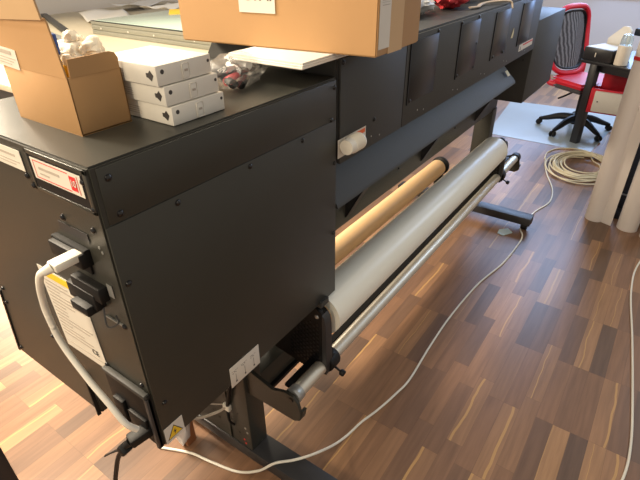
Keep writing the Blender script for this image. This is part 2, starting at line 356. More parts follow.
# labels on the cabinet front
b = new(); box(b, (-0.053, -0.033, 0), (0.053, 0.033, 0.001), 0.0004, mx=FY(0.605, YF-0.0022, 0.757)); dl = obj('diagram_label', b, M['sticker'], cab); plab(dl, 'white label with three small arrow diagrams')
b = new(); f = FY(0.605, YF-0.0033, 0.757)
for i, u in enumerate((-0.035, -0.003, 0.030)):
    rect(b, f, u, -0.022, u+0.001, 0.004, t=0.0002); rect(b, f, u-0.002, -0.024, u+0.003, -0.019, t=0.0002)
    for k in range(3): rect(b, f, u-0.010+k*0.005, 0.009+0.003*((k+i) % 2), u-0.007+k*0.005, 0.011+0.003*((k+i) % 2), t=0.0002)
    rect(b, f, u-0.012, 0.016, u+0.010, 0.0165, t=0.0002)
obj('diagram_print', b, M['ink'], cab)
b = new(); rect(b, FY(0.376, YF-0.0022, 0.757), -0.025, -0.024, 0.025, 0.024, 0.0008); plab(obj('hazard_label', b, M['sticker'], cab), 'white label with yellow electric hazard triangle')
b = new(); prism(b, [(-0.021, -0.014), (0.021, -0.014), (0.0, 0.020)], 0, 0.0004, 'Z'); b.transform(FY(0.376, YF-0.0030, 0.755)); obj('hazard_border', b, M['ink'], cab)
b = new(); prism(b, [(-0.0175, -0.012), (0.0175, -0.012), (0.0, 0.0165)], 0, 0.0004, 'Z'); b.transform(FY(0.376, YF-0.0034, 0.755)); obj('hazard_triangle', b, M['yellow'], cab)
b = new(); prism(b, [(0.002, 0.009), (-0.004, -0.001), (0.000, -0.001), (-0.002, -0.010), (0.004, 0.001), (0.0005, 0.001)], 0, 0.0004, 'Z'); b.transform(FY(0.376, YF-0.0038, 0.755)); obj('hazard_bolt', b, M['ink'], cab)

# main body with the long front panel
b = new(); prism(b, [(YF+0.004, 1.155), (1.13, 1.155), (1.13, 1.39), (1.10, 1.433), (YF+0.004, 1.433)], X1+0.004, 2.992, 'X', 0.003); box(b, (X1+0.004, 0.86, 0.95), (2.992, 1.12, 1.16))
body = obj('printer_body', b, M['panel'], P)
b = new(); box(b, (X1+0.012, YF-0.004, 1.155), (1.395, YF+0.006, 1.428), 0.001); box(b, (1.399, YF-0.004, 1.155), (2.985, YF+0.006, 1.428), 0.001)
fp = obj('front_panel', b, M['panel'], body)
scr([(1.044, YF-0.004, 1.418), (1.214, YF-0.004, 1.231), (1.620, YF-0.004, 1.418), (1.825, YF-0.006, 1.418), (2.004, YF-0.004, 1.420), (2.011, YF-0.004, 1.324), (2.011, YF-0.004, 1.233), (1.438, YF-0.006, 1.232), (1.838, YF-0.006, 1.232), (2.25, YF-0.006, 1.232), (2.39, YF-0.006, 1.232)], (0, -1, 0), body, 0.006)
for i in range(6):
    x = 1.2+i*0.31
    [obj('rivet', cyl(new(), (x+dx, YF-0.005, 1.185-0.01*k), (x+dx, YF-0.003, 1.185-0.01*k), 0.0028, n=8), M['collar'], body) for dx, k in ((0, 0), (0.05, 1))]
for x in (1.424, 1.826, 2.222, 2.618):
    b = new(); box(b, (x, YF-0.0065, 1.225), (x+0.20, YF-0.0035, 1.412), 0.0008); obj('inspection_window', b, M['gloss'], body)
    b = new(); box(b, (x-0.006, YF-0.0075, 1.222), (x-0.0005, YF-0.0035, 1.414)); obj('window_edge', b, M['blackp'], body)
b = new(); rect(b, FY(1.093, YF-0.0045, 1.20), -0.071, -0.026, 0.073, 0.026, 0.0006); plab(obj('rating_label', b, M['sticker'], body), 'white label with orange strip behind the ribbed cap')
b = new(); rect(b, FY(1.093, YF-0.0053, 1.20), 0.018, 0.010, 0.068, 0.022, 0.0003); obj('orange_print', b, M['orange'], body)
b = new(); [rect(b, FY(1.093, YF-0.0053, 1.20), 0.02, z, 0.062, z+0.002, 0.0003) for z in (0.003, -0.003, -0.009)]; obj('print_line', b, M['greyink'], body)
b = new()
prof = [(0.0001, 0.0), (0.019, 0.0), (0.022, 0.004)]
for k in range(9): prof += [(0.0235, 0.010+k*0.005), (0.0215, 0.0125+k*0.005)]
prof += [(0.022, 0.056), (0.020, 0.074), (0.0001, 0.076)]
lathe(b, prof[::-1], (1.027+0.076, YF-0.026, 1.208), (-1, 0, 0), 30); box(b, (1.04, YF-0.02, 1.195), (1.08, YF-0.003, 1.215))
plab(obj('ribbed_cap', b, M['cable'], body), 'off white ribbed plastic cap')
b = new(); rect(b, FY(2.80, YF-0.0045, 1.204), -0.125, -0.016, 0.125, 0.016, 0.0006); plab(obj('warning_label', b, M['sticker'], body), 'white strip label with red line at the far end')
b = new(); rect(b, FY(2.80, YF-0.0053, 1.204), -0.06, 0.004, 0.12, 0.011, 0.0003); obj('red_print', b, M['red'], body)
b = new(); prism(b, [(-0.008, -0.010), (0.008, -0.010), (0, 0.008)], 0, 0.0003, 'Z'); b.transform(FY(2.70, YF-0.0053, 1.204)); obj('triangle_print', b, M['ink'], body)
b = new(); prism(b, [(-0.016, -0.018), (0.012, -0.020), (0.018, 0.002), (0.008, 0.024), (-0.004, 0.004)], 0, 0.001, 'Z'); b.transform(FY(2.505, YF-0.005, 1.295)); plab(obj('torn_sticker', b, M['tagy'], body), 'torn cream sticker')
# sloping media apron, rear beam and gussets
b = new(); prism(b, [(0.80, 1.165), (0.668, 1.034), (0.664, 1.022), (0.676, 1.022), (0.80, 1.145)], X1+0.002, 2.735, 'X')
ap = obj('media_apron', b, M['panel'], P)
b = new(); box(b, (0, 0, 0), (0.035, 0.03, 0.002), mx=Matrix.Translation((2.655, 0.688, 1.068)) @ Matrix.Rotation(math.radians(50), 4, 'X')); plab(obj('cream_tag', b, M['tagy'], ap), 'small cream tag')
b = new(); box(b, (X1-0.02, 0.85, 0.757), (3.15, 0.90, 0.97), 0.002); bm_ = obj('rear_beam', b, M['black'], P)
scr([(1.15+i*0.32, 0.85, 0.83) for i in range(5)], (0, -1, 0), bm_, 0.005)
for x in (1.36, 2.02, 2.74):
    b = new(); prism(b, [(0.851, 1.0), (0.851, 0.785), (0.846, 0.785), (0.76, 0.946), (0.78, 1.09)], x, x+0.004, 'X'); prism(b, [(0.846, 0.785), (0.850, 0.785), (0.764, 0.946), (0.760, 0.946)], x, x+0.045, 'X')
    obj('gusset', b, M['darkm'], P)
# stand: two legs, feet, arms, casters
for nm, x in (('near', 0.75), ('far', 3.07)):
    b = new(); box(b, (x, 0.845, 0.095), (x+0.08, 0.95, 0.765 if x > 1 else 0.729), 0.002); prism(b, [(0.94, 0.71), (1.02, 0.40), (1.15, 0.22), (1.15, 0.094), (0.94, 0.094)] if x < 1 else [(0.94, 0.40), (1.05, 0.12), (1.05, 0.094), (0.94, 0.094)], x, x+0.006, 'X'); lg = obj('stand_leg', b, M['black'], P)
    pts = [(x, 0.90+0.03*(k % 2), 0.16+0.05*k) for k in range(5)] + [(x, 1.0, 0.17), (x, 1.03, 0.19), (x, 0.99, 0.24)]
    [obj('bolt_hole', cyl(new(), (p[0]-0.001, p[1], p[2]), (p[0]+0.001, p[1], p[2]), 0.004, n=10), M['screw'], lg) for p in pts]
    [plab(obj('red_dot', cyl(new(), (x-0.0012, p, q), (x+0.001, p, q), 0.004, n=10), M['led'], lg), 'red dot') for p, q in ((0.880, 0.135), (0.874, 0.117))]
    [obj('rivet', cyl(new(), (x-0.0012, p, q), (x+0.001, p, q), 0.005, n=10), M['collar'], lg) for p, q in ((0.868, 0.205), (0.860, 0.185))]
    b = new(); box(b, (x-0.004, 0.478, 0.045), (x+0.084, 1.45, 0.096), 0.0015); ft = obj('stand_foot', b, M['darkm'], P)
    for y in (0.515, 1.39):
        b = new(); cyl(b, (x+0.04, y, 0.034), (x+0.04, y, 0.053), 0.022, n=20); lathe(b, [(0.0001, -0.02), (0.020, -0.02), (0.027, -0.014), (0.027, 0.014), (0.020, 0.02), (0.0001, 0.02)], (x+0.03, y, 0.027), (0, 1, 0), 24)
        obj('caster', b, M['blackp'], P)
# cross beam between the legs
b = new(); box(b, (0.83, 0.86, 0.270), (3.07, 0.93, 0.40), 0.003); obj('cross_beam', b, M['black'], P)
b = new(); box(b, (0.83, 0.845, 0.300), (3.07, 0.860, 0.312)); obj('beam_rib', b, M['blackp'], P)
# arms carrying the tension bar
for x in (0.763, 3.085):
    b = new(); prism(b, [(0.90, 0.515), (0.82, 0.502), (0.735, 0.478), (0.705, 0.490), (0.680, 0.500), (0.652, 0.497), (0.634, 0.478), (0.626, 0.440), (0.628, 0.405), (0.650, 0.390), (0.90, 0.390)], x, x+0.012, 'X', 0.001)
    prism(b, [(0.640, 0.398), (0.628, 0.405), (0.622, 0.440), (0.632, 0.440), (0.640, 0.410), (0.655, 0.398)], x+0.01, x+0.03, 'X')
    obj('bar_arm', b, M['black'], P)
    b = new(); cyl(b, (x-0.003, 0.660, 0.480), (x+0.002, 0.660, 0.480), 0.009, n=16); obj('arm_bolt', b, M['screw'], P)
b = new(); cyl(b, (0.777, 0.663, 0.480), (3.085, 0.663, 0.480), 0.0235, n=32); tb = obj('tension_bar', b, M['steel'], P); plab(tb, 'polished steel tension bar')
b = new(); lathe(b, [(0.0236, 0.0), (0.0275, 0.0), (0.0285, 0.010), (0.0268, 0.013), (0.0268, 0.030), (0.0236, 0.032)], (0.776, 0.663, 0.480), (1, 0, 0)); obj('bar_collar', b, M['collar'], P)
b = new(); lathe(b, [(0.0001, 0.045), (0.029, 0.045), (0.030, 0.04), (0.030, 0.002), (0.024, 0.0)], (3.075, 0.663, 0.480), (1, 0, 0)); obj('bar_end_cap', b, M['blackp'], P)
b = new(); box(b, (0.80, 0.690, 0.476), (3.07, 0.712, 0.487)); obj('slide_rail', b, M['blackp'], P)
# take-up holders clamped on the bar
for x in (0.925, 2.725):
    b = new()
    prism(b, [(0.862, 0.500), (0.842, 0.555), (0.740, 0.690), (0.716, 0.700), (0.698, 0.714), (0.676, 0.720), (0.662, 0.714), (0.655, 0.700), (0.655, 0.470), (0.668, 0.450), (0.70, 0.444), (0.862, 0.470)], x, x+0.016, 'X', 0.002)
    hp = obj('roll_holder', b, M['blackp'], P)
    b = new(); prism(b, [(0.656, 0.702), (0.646, 0.690), (0.641, 0.660), (0.638, 0.500), (0.640, 0.455), (0.656, 0.455)], x, x+0.034, 'X', 0.001); obj('holder_flange', b, M['darkm'], hp)
    b = new()
    for i in range(9):
        for j in range(11):
            y = 0.672+i*0.0135; z = 0.482+j*0.0175+(i % 2)*0.00875
            if z < 0.66 and z < 0.655-(y-0.735)*2.0: prism(b, [(y+0.0050*math.cos(a*PI/3), z+0.0060*math.sin(a*PI/3)) for a in range(6)], x-0.001, x+0.001, 'X')
    obj('hex_grille', b, M['screw'], hp)
    b = new(); lathe(b, [(0.0240, 0.0), (0.033, 0.0), (0.036, 0.004), (0.036, 0.045), (0.032, 0.052), (0.0240, 0.052)], (x+0.020, 0.663, 0.480), (1, 0, 0)); box(b, (x+0.014, 0.640, 0.450), (x+0.05, 0.70, 0.52), 0.006); obj('bar_clamp', b, M['blackp'], hp)
    b = new(); cyl(b, (x+0.045, 0.640, 0.462), (x+0.045, 0.612, 0.450), 0.004, n=10); lathe(b, [(0.0001, 0), (0.008, 0), (0.011, 0.004), (0.011, 0.015), (0.008, 0.018), (0.0001, 0.018)], (x+0.045, 0.614, 0.451), (0, -1, -0.3), 12); obj('knob', b, M['blackp'], hp)
    b = new(); lathe(b, [(0.0001, 0.003), (0.005, 0.003), (0.0075, 0.0), (0.0075, -0.002)], (x, 0.674, 0.688), (-1, 0, 0), 14); obj('spindle_bolt', b, M['collar'], hp)
b = new(); lathe(b, [(0.0001, 0), (0.030, 0), (0.034, 0.006), (0.034, 0.018), (0.042, 0.022), (0.044, 0.036), (0.037, 0.040), (0.037, 0.075), (0.0001, 0.078)], (0.940, 0.70, 0.653), (1, 0, 0)); obj('core_flange', b, M['blackp'], P)
b = new(); lathe(b, [(0.0001, 0), (0.042, 0), (0.044, 0.006), (0.044, 0.010), (0.037, 0.012), (0.037, 0.075), (0.0001, 0.078)], (2.722, 0.70, 0.653), (-1, 0, 0)); obj('core_flange', b, M['blackp'], P)
b = new(); prism(b, [(0.660, 0.745), (0.700, 0.735), (0.700, 0.722), (0.660, 0.722)], 0.93, 0.972, 'X', 0.002); obj('holder_bracket', b, M['panel'], P)
# feed shaft supports for the kraft core
for x in (0.99, 2.545):
    b = new(); lathe(b, [(0.0001, 0), (0.050, 0), (0.053, 0.004), (0.053, 0.016), (0.040, 0.022), (0.036, 0.024), (0.036, 0.05), (0.0001, 0.052)], (x+0.022 if x > 2 else x-0.02, 0.95, 0.550), (-1 if x > 2 else 1, 0, 0)); prism(b, [(0.93, 0.34), (0.97, 0.34), (0.975, 0.55), (0.925, 0.55)], x-0.004, x+0.020, 'X', 0.002)
    box(b, (x-0.004, 0.925, 0.335), (x+0.020, 0.975, 0.36)); obj('core_support', b, M['blackp'], P)
b = new(); box(b, (0.83, 0.925, 0.335), (3.07, 0.965, 0.350)); obj('support_rail', b, M['blackp'], P)
# far side cabinet
b = new(); box(b, (2.997, YF, 0.85), (3.66, 1.25, 1.297), 0.004); fc = obj('side_cabinet', b, M['panel'], P)
b = new(); prism(b, [(2.998, 0.69), (3.25, 0.80), (3.66, 0.97), (3.66, 1.25), (2.998, 1.25)], 1.29, 1.46, 'Z', 0.003); obj('top_cover', b, M['blackp'], fc)
scr([(3.0, 0.71, 1.09)], (-1, 0, 0), fc, 0.006)
# wiring at the near leg
b = new(); box(b, (0.735, 0.925, 0.262), (0.752, 0.955, 0.290), 0.003); obj('connector_block', b, M['cable'], P)
b = new(); tube(b, [(0.740, 0.94, 0.28), (0.72, 0.97, 0.25), (0.66, 1.0, 0.26), (0.60, 1.02, 0.32), (0.56, 1.04, 0.45), (0.55, 1.05, 0.66)], 0.005, 8); plab(obj('sensor_wire', b, M['greyink'], P), 'thin grey wire')
b = new(); tube(b, [(0.740, 0.95, 0.285), (0.70, 0.99, 0.30), (0.64, 1.03, 0.335), (0.60, 1.06, 0.40), (0.58, 1.08, 0.68)], 0.0025, 8); obj('sensor_wire', b, M['greyink'], P)
b = new(); tube(b, [(0.742, 0.935, 0.285), (0.737, 0.90, 0.42), (0.742, 0.88, 0.55), (0.75, 0.88, 0.70)], 0.007, 8); tube(b, [(0.745, 0.945, 0.265), (0.735, 0.93, 0.22), (0.747, 0.92, 0.19)], 0.004, 8); obj('wire_harness', b, M['blackp'], P)

# ------------------------------------------------------------------ rolls on the printer
RC = (0.70, 0.653); R = 0.0763
pr = thing('paper_roll', 'large white vinyl roll mounted low along the printer front', 'roll', (1.84, RC[0], RC[1]))
b = new(); lathe(b, [(0.045, 0), (R, 0), (R, 1.72), (0.045, 1.72), (0.045, 0)], (0.979, RC[0], RC[1]), (1, 0, 0), 72); obj('wound_paper', b, M['paper'], pr)
b = new(); lathe(b, [(0.038, -0.003), (0.0449, -0.003), (0.0449, 1.723), (0.038, 1.723), (0.038, -0.003)], (0.979, RC[0], RC[1]), (1, 0, 0), 40); obj('core_tube', b, M['kraft'], pr)
b = new(); lathe(b, [(0.0385, 0), (0.0465, 0), (0.0465, 1.52), (0.0385, 1.52), (0.0385, 0)], (1.0, 0.95, 0.55), (1, 0, 0), 56)
tag(obj('cardboard_tube', b, M['kraft']), 'bare golden kraft cardboard tube mounted behind the white vinyl roll', 'tube')

# ------------------------------------------------------------------ cables
def cable(name, label, pts, r, m, n=10, s=8):
    b = new(); tube(b, pts, r, n, s); return tag(obj(name, b, m), label, 'cable')
uc = thing('data_cable', 'thick white cable plugged into the port on the printer cabinet end, looping down', 'cable', (0.31, 0.78, 1.19))
b = new(); box(b, (-0.030, -0.014, -0.008), (0.022, 0.014, 0.008), 0.004, mx=Matrix.Translation((0.313, 0.752, 1.212))); cyl(b, (0.284, 0.752, 1.212), (0.270, 0.756, 1.208), 0.0095, 0.007, 12); obj('plug', b, M['cable'], uc)
b = new(); tube(b, [(0.274, 0.755, 1.210), (0.268, 0.764, 1.202), (0.270, 0.788, 1.170), (0.273, 0.808, 1.135), (0.275, 0.820, 1.085), (0.277, 0.811, 1.013), (0.280, 0.760, 0.945), (0.284, 0.718, 0.900), (0.290, 0.690, 0.855), (0.305, 0.682, 0.825)], 0.0064, 12, 8); obj('cord', b, M['cable'], uc)
pc = thing('power_cable', 'black power cable with moulded plug at the cabinet bottom inlet', 'cable', (0.33, 0.72, 0.78))
b = new(); box(b, (-0.024, -0.015, -0.012), (0.028, 0.015, 0.012), 0.005, mx=Matrix.Translation((0.318, 0.708, 0.772)) @ Matrix.Rotation(math.radians(-14), 4, 'Z') @ Matrix.Rotation(math.radians(-6), 4, 'Y'))
cyl(b, (0.298, 0.714, 0.768), (0.288, 0.722, 0.757), 0.010, 0.007, 12); obj('plug', b, M['blackp'], pc)
b = new(); tube(b, [(0.290, 0.720, 0.760), (0.286, 0.735, 0.735), (0.285, 0.765, 0.690), (0.286, 0.805, 0.61), (0.288, 0.86, 0.48), (0.29, 0.93, 0.25), (0.26, 1.0, 0.03), (0.15, 1.08, 0.008), (0.0, 1.12, 0.008)], 0.0055, 10, 8); obj('cord', b, M['blackp'], pc)
b = new(); box(b, (-0.012, -0.012, -0.012), (0.012, 0.012, 0.012), 0.004, mx=Matrix.Translation((0.288, 0.728, 0.745)) @ Matrix.Rotation(math.radians(35), 4, 'X')); tube(b, [(0.286, 0.742, 0.735), (0.278, 0.765, 0.715), (0.274, 0.79, 0.690), (0.272, 0.800, 0.680)], 0.004, 8, 4, flat=0.5); obj('cable_tie', b, M['blackp'], pc)
cable('network_cable', 'long white cable snaking along the wooden floor past the printer feet to the coil', [(0.60, 1.20, 0.006), (0.650, 1.085, 0.006), (0.668, 0.995, 0.006), (0.695, 0.885, 0.006), (0.722, 0.80, 0.05), (0.755, 0.745, 0.1015), (0.80, 0.700, 0.1015), (0.84, 0.668, 0.1015), (0.90, 0.648, 0.078), (0.98, 0.638, 0.035), (1.06, 0.630, 0.008), (1.14, 0.618, 0.006), (1.231, 0.593, 0.006), (1.349, 0.570, 0.006), (1.462, 0.557, 0.006), (1.704, 0.569, 0.006), (1.98, 0.572, 0.006), (2.322, 0.550, 0.006), (2.60, 0.50, 0.006), (2.881, 0.485, 0.006), (3.0, 0.495, 0.006), (3.108, 0.535, 0.006), (3.376, 0.515, 0.006), (3.60, 0.465, 0.006), (3.841, 0.500, 0.006), (4.10, 0.60, 0.006), (4.30, 0.665, 0.006), (4.46, 0.70, 0.006)], 0.0048, M['cable'])
cable('floor_cable', 'thin white cable curving down the right edge of the floor', [(3.6, -0.30, 0.005), (3.089, -0.176, 0.005), (2.747, -0.167, 0.005), (2.3, -0.222, 0.005), (1.898, -0.268, 0.005), (1.65, -0.29, 0.005), (1.474, -0.285, 0.005), (1.25, -0.24, 0.005)], 0.0048, M['cable'])
b = new(); pts = []
for k in range(13):
    rr = 0.20+0.012*((k*5) % 11); cx = 4.42+random.uniform(-0.03, 0.03); cy = 0.40+random.uniform(-0.03, 0.03)
    for i in range(12):
        a = 2*PI*i/12; pts.append((cx+rr*1.12*math.cos(a)+random.uniform(-.006, .006), cy+rr*0.80*math.sin(a), 0.006+0.0028*k+random.uniform(0, .002)))
tube(b, pts, 0.0055, 8, 3)
tube(b, [(4.46, 0.705, 0.006), (4.62, 0.72, 0.006), (4.78, 0.66, 0.006), (4.86, 0.50, 0.006), (4.80, 0.30, 0.008), (4.72, 0.20, 0.03)], 0.0055, 8, 8)
tag(obj('cable_coil', b, M['cream']), 'coil of cream cable lying on the floor by the desk leg', 'cable')

# ------------------------------------------------------------------ things on the printer
# open small box
bx = thing('cardboard_box', 'small open cardboard box holding white packing, near end of the printer', 'box', (0.474, 0.905, ZT))
xa, xb, ya, yb, za, zb = 0.424, 0.526, 0.803, 1.012, ZT, 1.485
b = new(); T = 0.003
box(b, (xa, ya, za), (xb, yb, za+T)); box(b, (xa, ya, za), (xa+T, yb, zb), 0.0008); box(b, (xb-T, ya, za), (xb, yb, zb), 0.0008); box(b, (xa, ya, za), (xb, ya+T, zb), 0.0008); box(b, (xa, yb-T, za), (xb, yb, zb), 0.0008)
obj('box_body', b, M['card'], bx)
b = new(); prism(b, [(ya+0.001, zb-0.001), (1.030, zb-0.001), (1.045, 1.560), (0.823, 1.574), (0.818, 1.566)], -0.0015, 0.0015, 'X'); b.transform(Matrix.Translation((xa+0.001, 0, 0)) ); fl = obj('long_flap', b, M['card'], bx)
b = new(); prism(b, [(0.821, 1.572), (1.045, 1.560), (1.045, 1.640), (0.800, 1.640)], -0.0015, 0.0015, 'X'); b.transform(Matrix.Translation((xa-0.004, 0, 1.57)) @ Matrix.Rotation(math.radians(-14), 4, 'Y') @ Matrix.Translation((0, 0, -1.57))); obj('folded_flap', b, M['cardl'], bx)
b = new(); prism(b, [(0.430, zb-0.001), (xb-0.003, zb-0.001), (xb-0.002, 1.502), (xb-0.007, 1.511), (xb-0.016, 1.514), (0.432, 1.513)], ya-0.001, ya+0.002, 'Y'); obj('short_flap', b, M['card'], bx)
b = new(); rect(b, FX(xa-0.0010, 0.985, 1.503, -0.06), -0.035, -0.020, 0.037, 0.014, 0.0005); plab(obj('shipping_label', b, M['sticker'], bx), 'small white printed label')
b = new(); f = FX(xa-0.0016, 0.985, 1.503, -0.06)
rect(b, f, -0.032, 0.003, 0.02, 0.010, t=0.0003); [rect(b, f, -0.030, -0.004-k*0.005, 0.03-0.008*k, -0.0025-k*0.005, t=0.0003) for k in range(3)]; obj('print_line', b, M['greyink'], bx)
def blob(cx, cy, cz, sx, sy, sz, amp=0.25, seed=0, sub=3, rot=0):
    b = bmesh.new(); bmesh.ops.create_icosphere(b, subdivisions=sub, radius=1)
    from mathutils import noise as nz
    for v in b.verts:
        n = nz.noise(v.co*1.7+Vector((seed*3.1, seed, 0)))*amp + nz.noise(v.co*4+Vector((seed, 0, seed*2)))*amp*0.5
        c = v.co*(1+n); v.co = Vector((c.x*sx, c.y*sy, c.z*sz))
    b.transform(Matrix.Translation((cx, cy, cz)) @ Matrix.Rotation(rot, 4, 'Z')); return b
b = blob(0.480, 0.875, 1.500, 0.036, 0.05, 0.028, 0.3, 3, 4); merge(b, blob(0.497, 0.835, 1.512, 0.020, 0.020, 0.018, 0.3, 6, 4)); merge(b, blob(0.470, 0.93, 1.47, 0.035, 0.06, 0.035, 0.4, 9)); merge(b, blob(0.487, 0.868, 1.527, 0.016, 0.018, 0.016, 0.4, 11)); tube(b, [(0.49, 0.82, 1.512), (0.505, 0.835, 1.530), (0.51, 0.85, 1.520), (0.50, 0.86, 1.505)], 0.011, 10, 6, flat=0.7)
tag(obj('packing_foam', b, M['foam']), 'crumpled white packing foam sticking out of the small open box', 'packing')
bt = thing('glue_bottle', 'yellow bottle with pale cap inside the small open box', 'bottle', (0.445, 0.835, 1.39))
b = new(); lathe(b, [(0.0001, 0), (0.014, 0), (0.016, 0.01), (0.016, 0.085), (0.009, 0.10), (0.0001, 0.10)], (0.446, 0.826, 1.400), (0, 0, 1), 20); obj('bottle_body', b, M['yelb'], bt)
b = new(); lathe(b, [(0.0001, 0.0), (0.008, 0.0), (0.008, 0.012), (0.006, 0.016), (0.0001, 0.016)], (0.446, 0.826, 1.5005), (0, 0, 1), 16); obj('cap', b, M['foam'], bt)
b = new(); box(b, (0.447, 0.856, 1.50), (0.455, 0.872, 1.545), 0.002); pk = tag(obj('small_packet', b, M['blue']), 'small blue packet with a red end standing in the open box', 'packet')
b = new(); box(b, (0.4465, 0.8555, 1.497), (0.4555, 0.8725, 1.505), 0.001); obj('red_end', b, M['red'], pk)
# stack of three white cases
def case_proto():
    t = thing('ink_case', '', 'case', (0, 0, 0), 'white flat cases stacked on the printer')
    b = new(); box(b, (0, 0, 0.0008), (0.130, 0.165, 0.0352), 0.0015); obj('case_body', b, M['case'], t)
    b = new(); f = FX(-0.0004, 0.045, 0.018); prism(b, [(0.030, 0.009), (0.037, 0.001), (0.031, -0.009), (0.024, -0.004), (0.019, -0.003), (0.019, 0.004), (0.025, 0.004)], 0, 0.0005, 'Z'); b.transform(f); obj('arrow_mark', b, M['ink'], t)
    b = new(); f = FX(-0.0004, 0.10, 0.018); [rect(b, f, -0.03, -0.008+k*0.004, 0.012, -0.007+k*0.004, t=0.0004) for k in range(4)]; obj('print_line', b, M['greyink'], t)
    [obj('dot_mark', cyl(new(), (u, -0.0004, 0.024), (u, 0.001, 0.024), q, n=16), M['ink'], t) for u, q in ((0.013, 0.004), (0.123, 0.003))]
    b = new(); box(b, (0.057, -0.0016, 0.003), (0.074, 0.001, 0.030), 0.003); obj('lock_tab', b, M['case'], t)
    b = new(); rect(b, FY(0.0655, -0.002, 0.018), -0.004, -0.002, 0.004, 0.002, 0.0004); obj('slot_mark', b, M['greyink'], t)
    return t
cp = case_proto()
def dup(root, loc, rz, label, group=None):
    r = root.copy(); C.objects.link(r); r.location = loc; r.rotation_euler = (0, 0, rz); r['label'] = label
    if group: r['group'] = group
    for ch in list(root.children):
        c = ch.copy(); C.objects.link(c); c.parent = r
    return r
dup(cp, (0.541, 0.713, ZT+0.036), 0.01, 'white flat card case with arrow mark, middle of the stack of three')
dup(cp, (0.533, 0.716, ZT+0.072), 0.03, 'white flat card case with arrow mark, topmost of the stack of three')
cp.location = (0.547, 0.710, ZT); cp['label'] = 'white flat card case with arrow mark, bottom of the stack of three'
# bag of small parts
bg_ = thing('plastic_bag', 'clear plastic bag of pink and black small parts beside the white cases', 'bag', (0.82, 0.84, ZT))
b = bmesh.new(); bmesh.ops.create_icosphere(b, subdivisions=4, radius=1)
from mathutils import noise as nz
for v in b.verts:
    n = nz.noise(v.co*2.2)*0.16+nz.noise(v.co*6)*0.09; c = v.co*(1+n); k = 1-0.35*max(0, c.x)
    v.co = Vector((c.x*0.125, c.y*0.062, max(-0.9, c.z*k)*0.036))
b.transform(Matrix.Translation((0.85, 0.835, ZT+0.034)) @ Matrix.Rotation(0.42, 4, 'Z')); obj('bag_film', b, M['bag'], bg_)
b = new(); prism(b, [(0.94, 0.86), (1.0, 0.862), (1.005, 0.90), (0.95, 0.905)], ZT+0.028, ZT+0.0295, 'Z'); obj('bag_flap', b, M['bag'], bg_)
for i, (x, y, z, a, k) in enumerate(((0.80, 0.805, 0.03, 0.3, 'pink'), (0.83, 0.83, 0.045, 1.1, 'whitebag'), (0.79, 0.82, 0.045, -0.4, 'darkm'), (0.87, 0.83, 0.03, 0.6, 'blackp'), (0.90, 0.86, 0.035, 0.2, 'blackp'), (0.85, 0.85, 0.05, 0.9, 'darkm'), (0.82, 0.79, 0.02, 0.5, 'blackp'), (0.88, 0.85, 0.045, 1.4, 'whitebag'), (0.93, 0.865, 0.03, 0.7, 'darkm'), (0.78, 0.80, 0.028, 1.2, 'blackp'), (0.94, 0.88, 0.03, 0.1, 'whitebag'), (0.90, 0.84, 0.045, 1.8, 'blackp'))):
    b = new(); d = Vector((math.cos(a), math.sin(a), 0.1))*0.028; p = Vector((x, y, ZT+z*0.85)); cyl(b, p-d, p+d, 0.010, 0.008, 14); obj('small_part', b, M[k], bg_)
# white boards and the big box
for k in range(3):
    b = new(); dz = 1.4345+k*0.0044; o_ = 0.004*k
    box(b, (0.862+o_, 0.655+o_*0.5, dz), (1.16, 0.888-o_, dz+0.004), 0.0008)
    tag(obj('foam_board', b, M['paperw']), ('white thin board, bottom of the stack under the large box', 'white thin board, middle of the stack under the large box', 'white thin board, topmost of the stack under the large box')[k], 'board', 'white boards under the large box')
bb = thing('cardboard_box', 'large cardboard box lying across the top of the printer', 'box', (1.15, 0.88, 1.448))
zc = 1.448
b = new(); prism(b, [(0.998, 0.550), (1.230, 0.558), (1.163, 1.116), (0.931, 1.108)], zc, zc+0.27, 'Z', 0.003); obj('box_body', b, M['card'], bb)
b = new(); box(b, (1.108, 0.551, zc+0.002), (1.114, 0.5565, zc+0.27)); box(b, (1.052, 0.5505, zc+0.0), (1.122, 0.5535, zc+0.27)); obj('tape', b, M['cardl'], bb)
b = new(); rect(b, FY(1.031, 0.5500, zc+0.13), -0.026, -0.115, 0.024, 0.13, 0.0006); plab(obj('shipping_label', b, M['sticker'], bb), 'tall white printed label')
b = new(); f = FY(1.031, 0.5492, zc+0.13)
for z, l in ((0.018, 0.026), (0.006, 0.03), (-0.004, 0.012), (-0.012, 0.030), (-0.016, 0.026), (-0.026, 0.034)): rect(b, f, -0.016, z, -0.016+l, z+0.0014, t=0.0003)
for z in (0.0, -0.008, -0.020): rect(b, f, -0.018, z, 0.018, z+0.0006, t=0.0003)
obj('print_line', b, M['greyink'], bb)
a_ = Vector((0.998, 0.550)); c_ = Vector((0.931, 1.108)); u_ = (a_-c_).normalized()
MBX = Matrix(((u_.x, 0, -abs(u_.y), 0), (u_.y, 0, -abs(u_.x), 0), (0, 1, 0, 0), (0, 0, 0, 1)))
def onside(t): p = c_+(a_-c_)*t; return Matrix.Translation((p.x-0.0012, p.y, zc)) @ MBX
b = new(); rect(b, onside(0.445), -0.052, 0.078, 0.052, 0.165, 0.0008); plab(obj('address_label', b, M['sticker'], bb), 'white label with large dark lettering')
b = new(); merge(b, text_bm('SYAI', 0.040, onside(0.445) @ Matrix.Translation((0.006, 0.117, 0.001)))); obj('lettering', b, M['ink'], bb, 0)
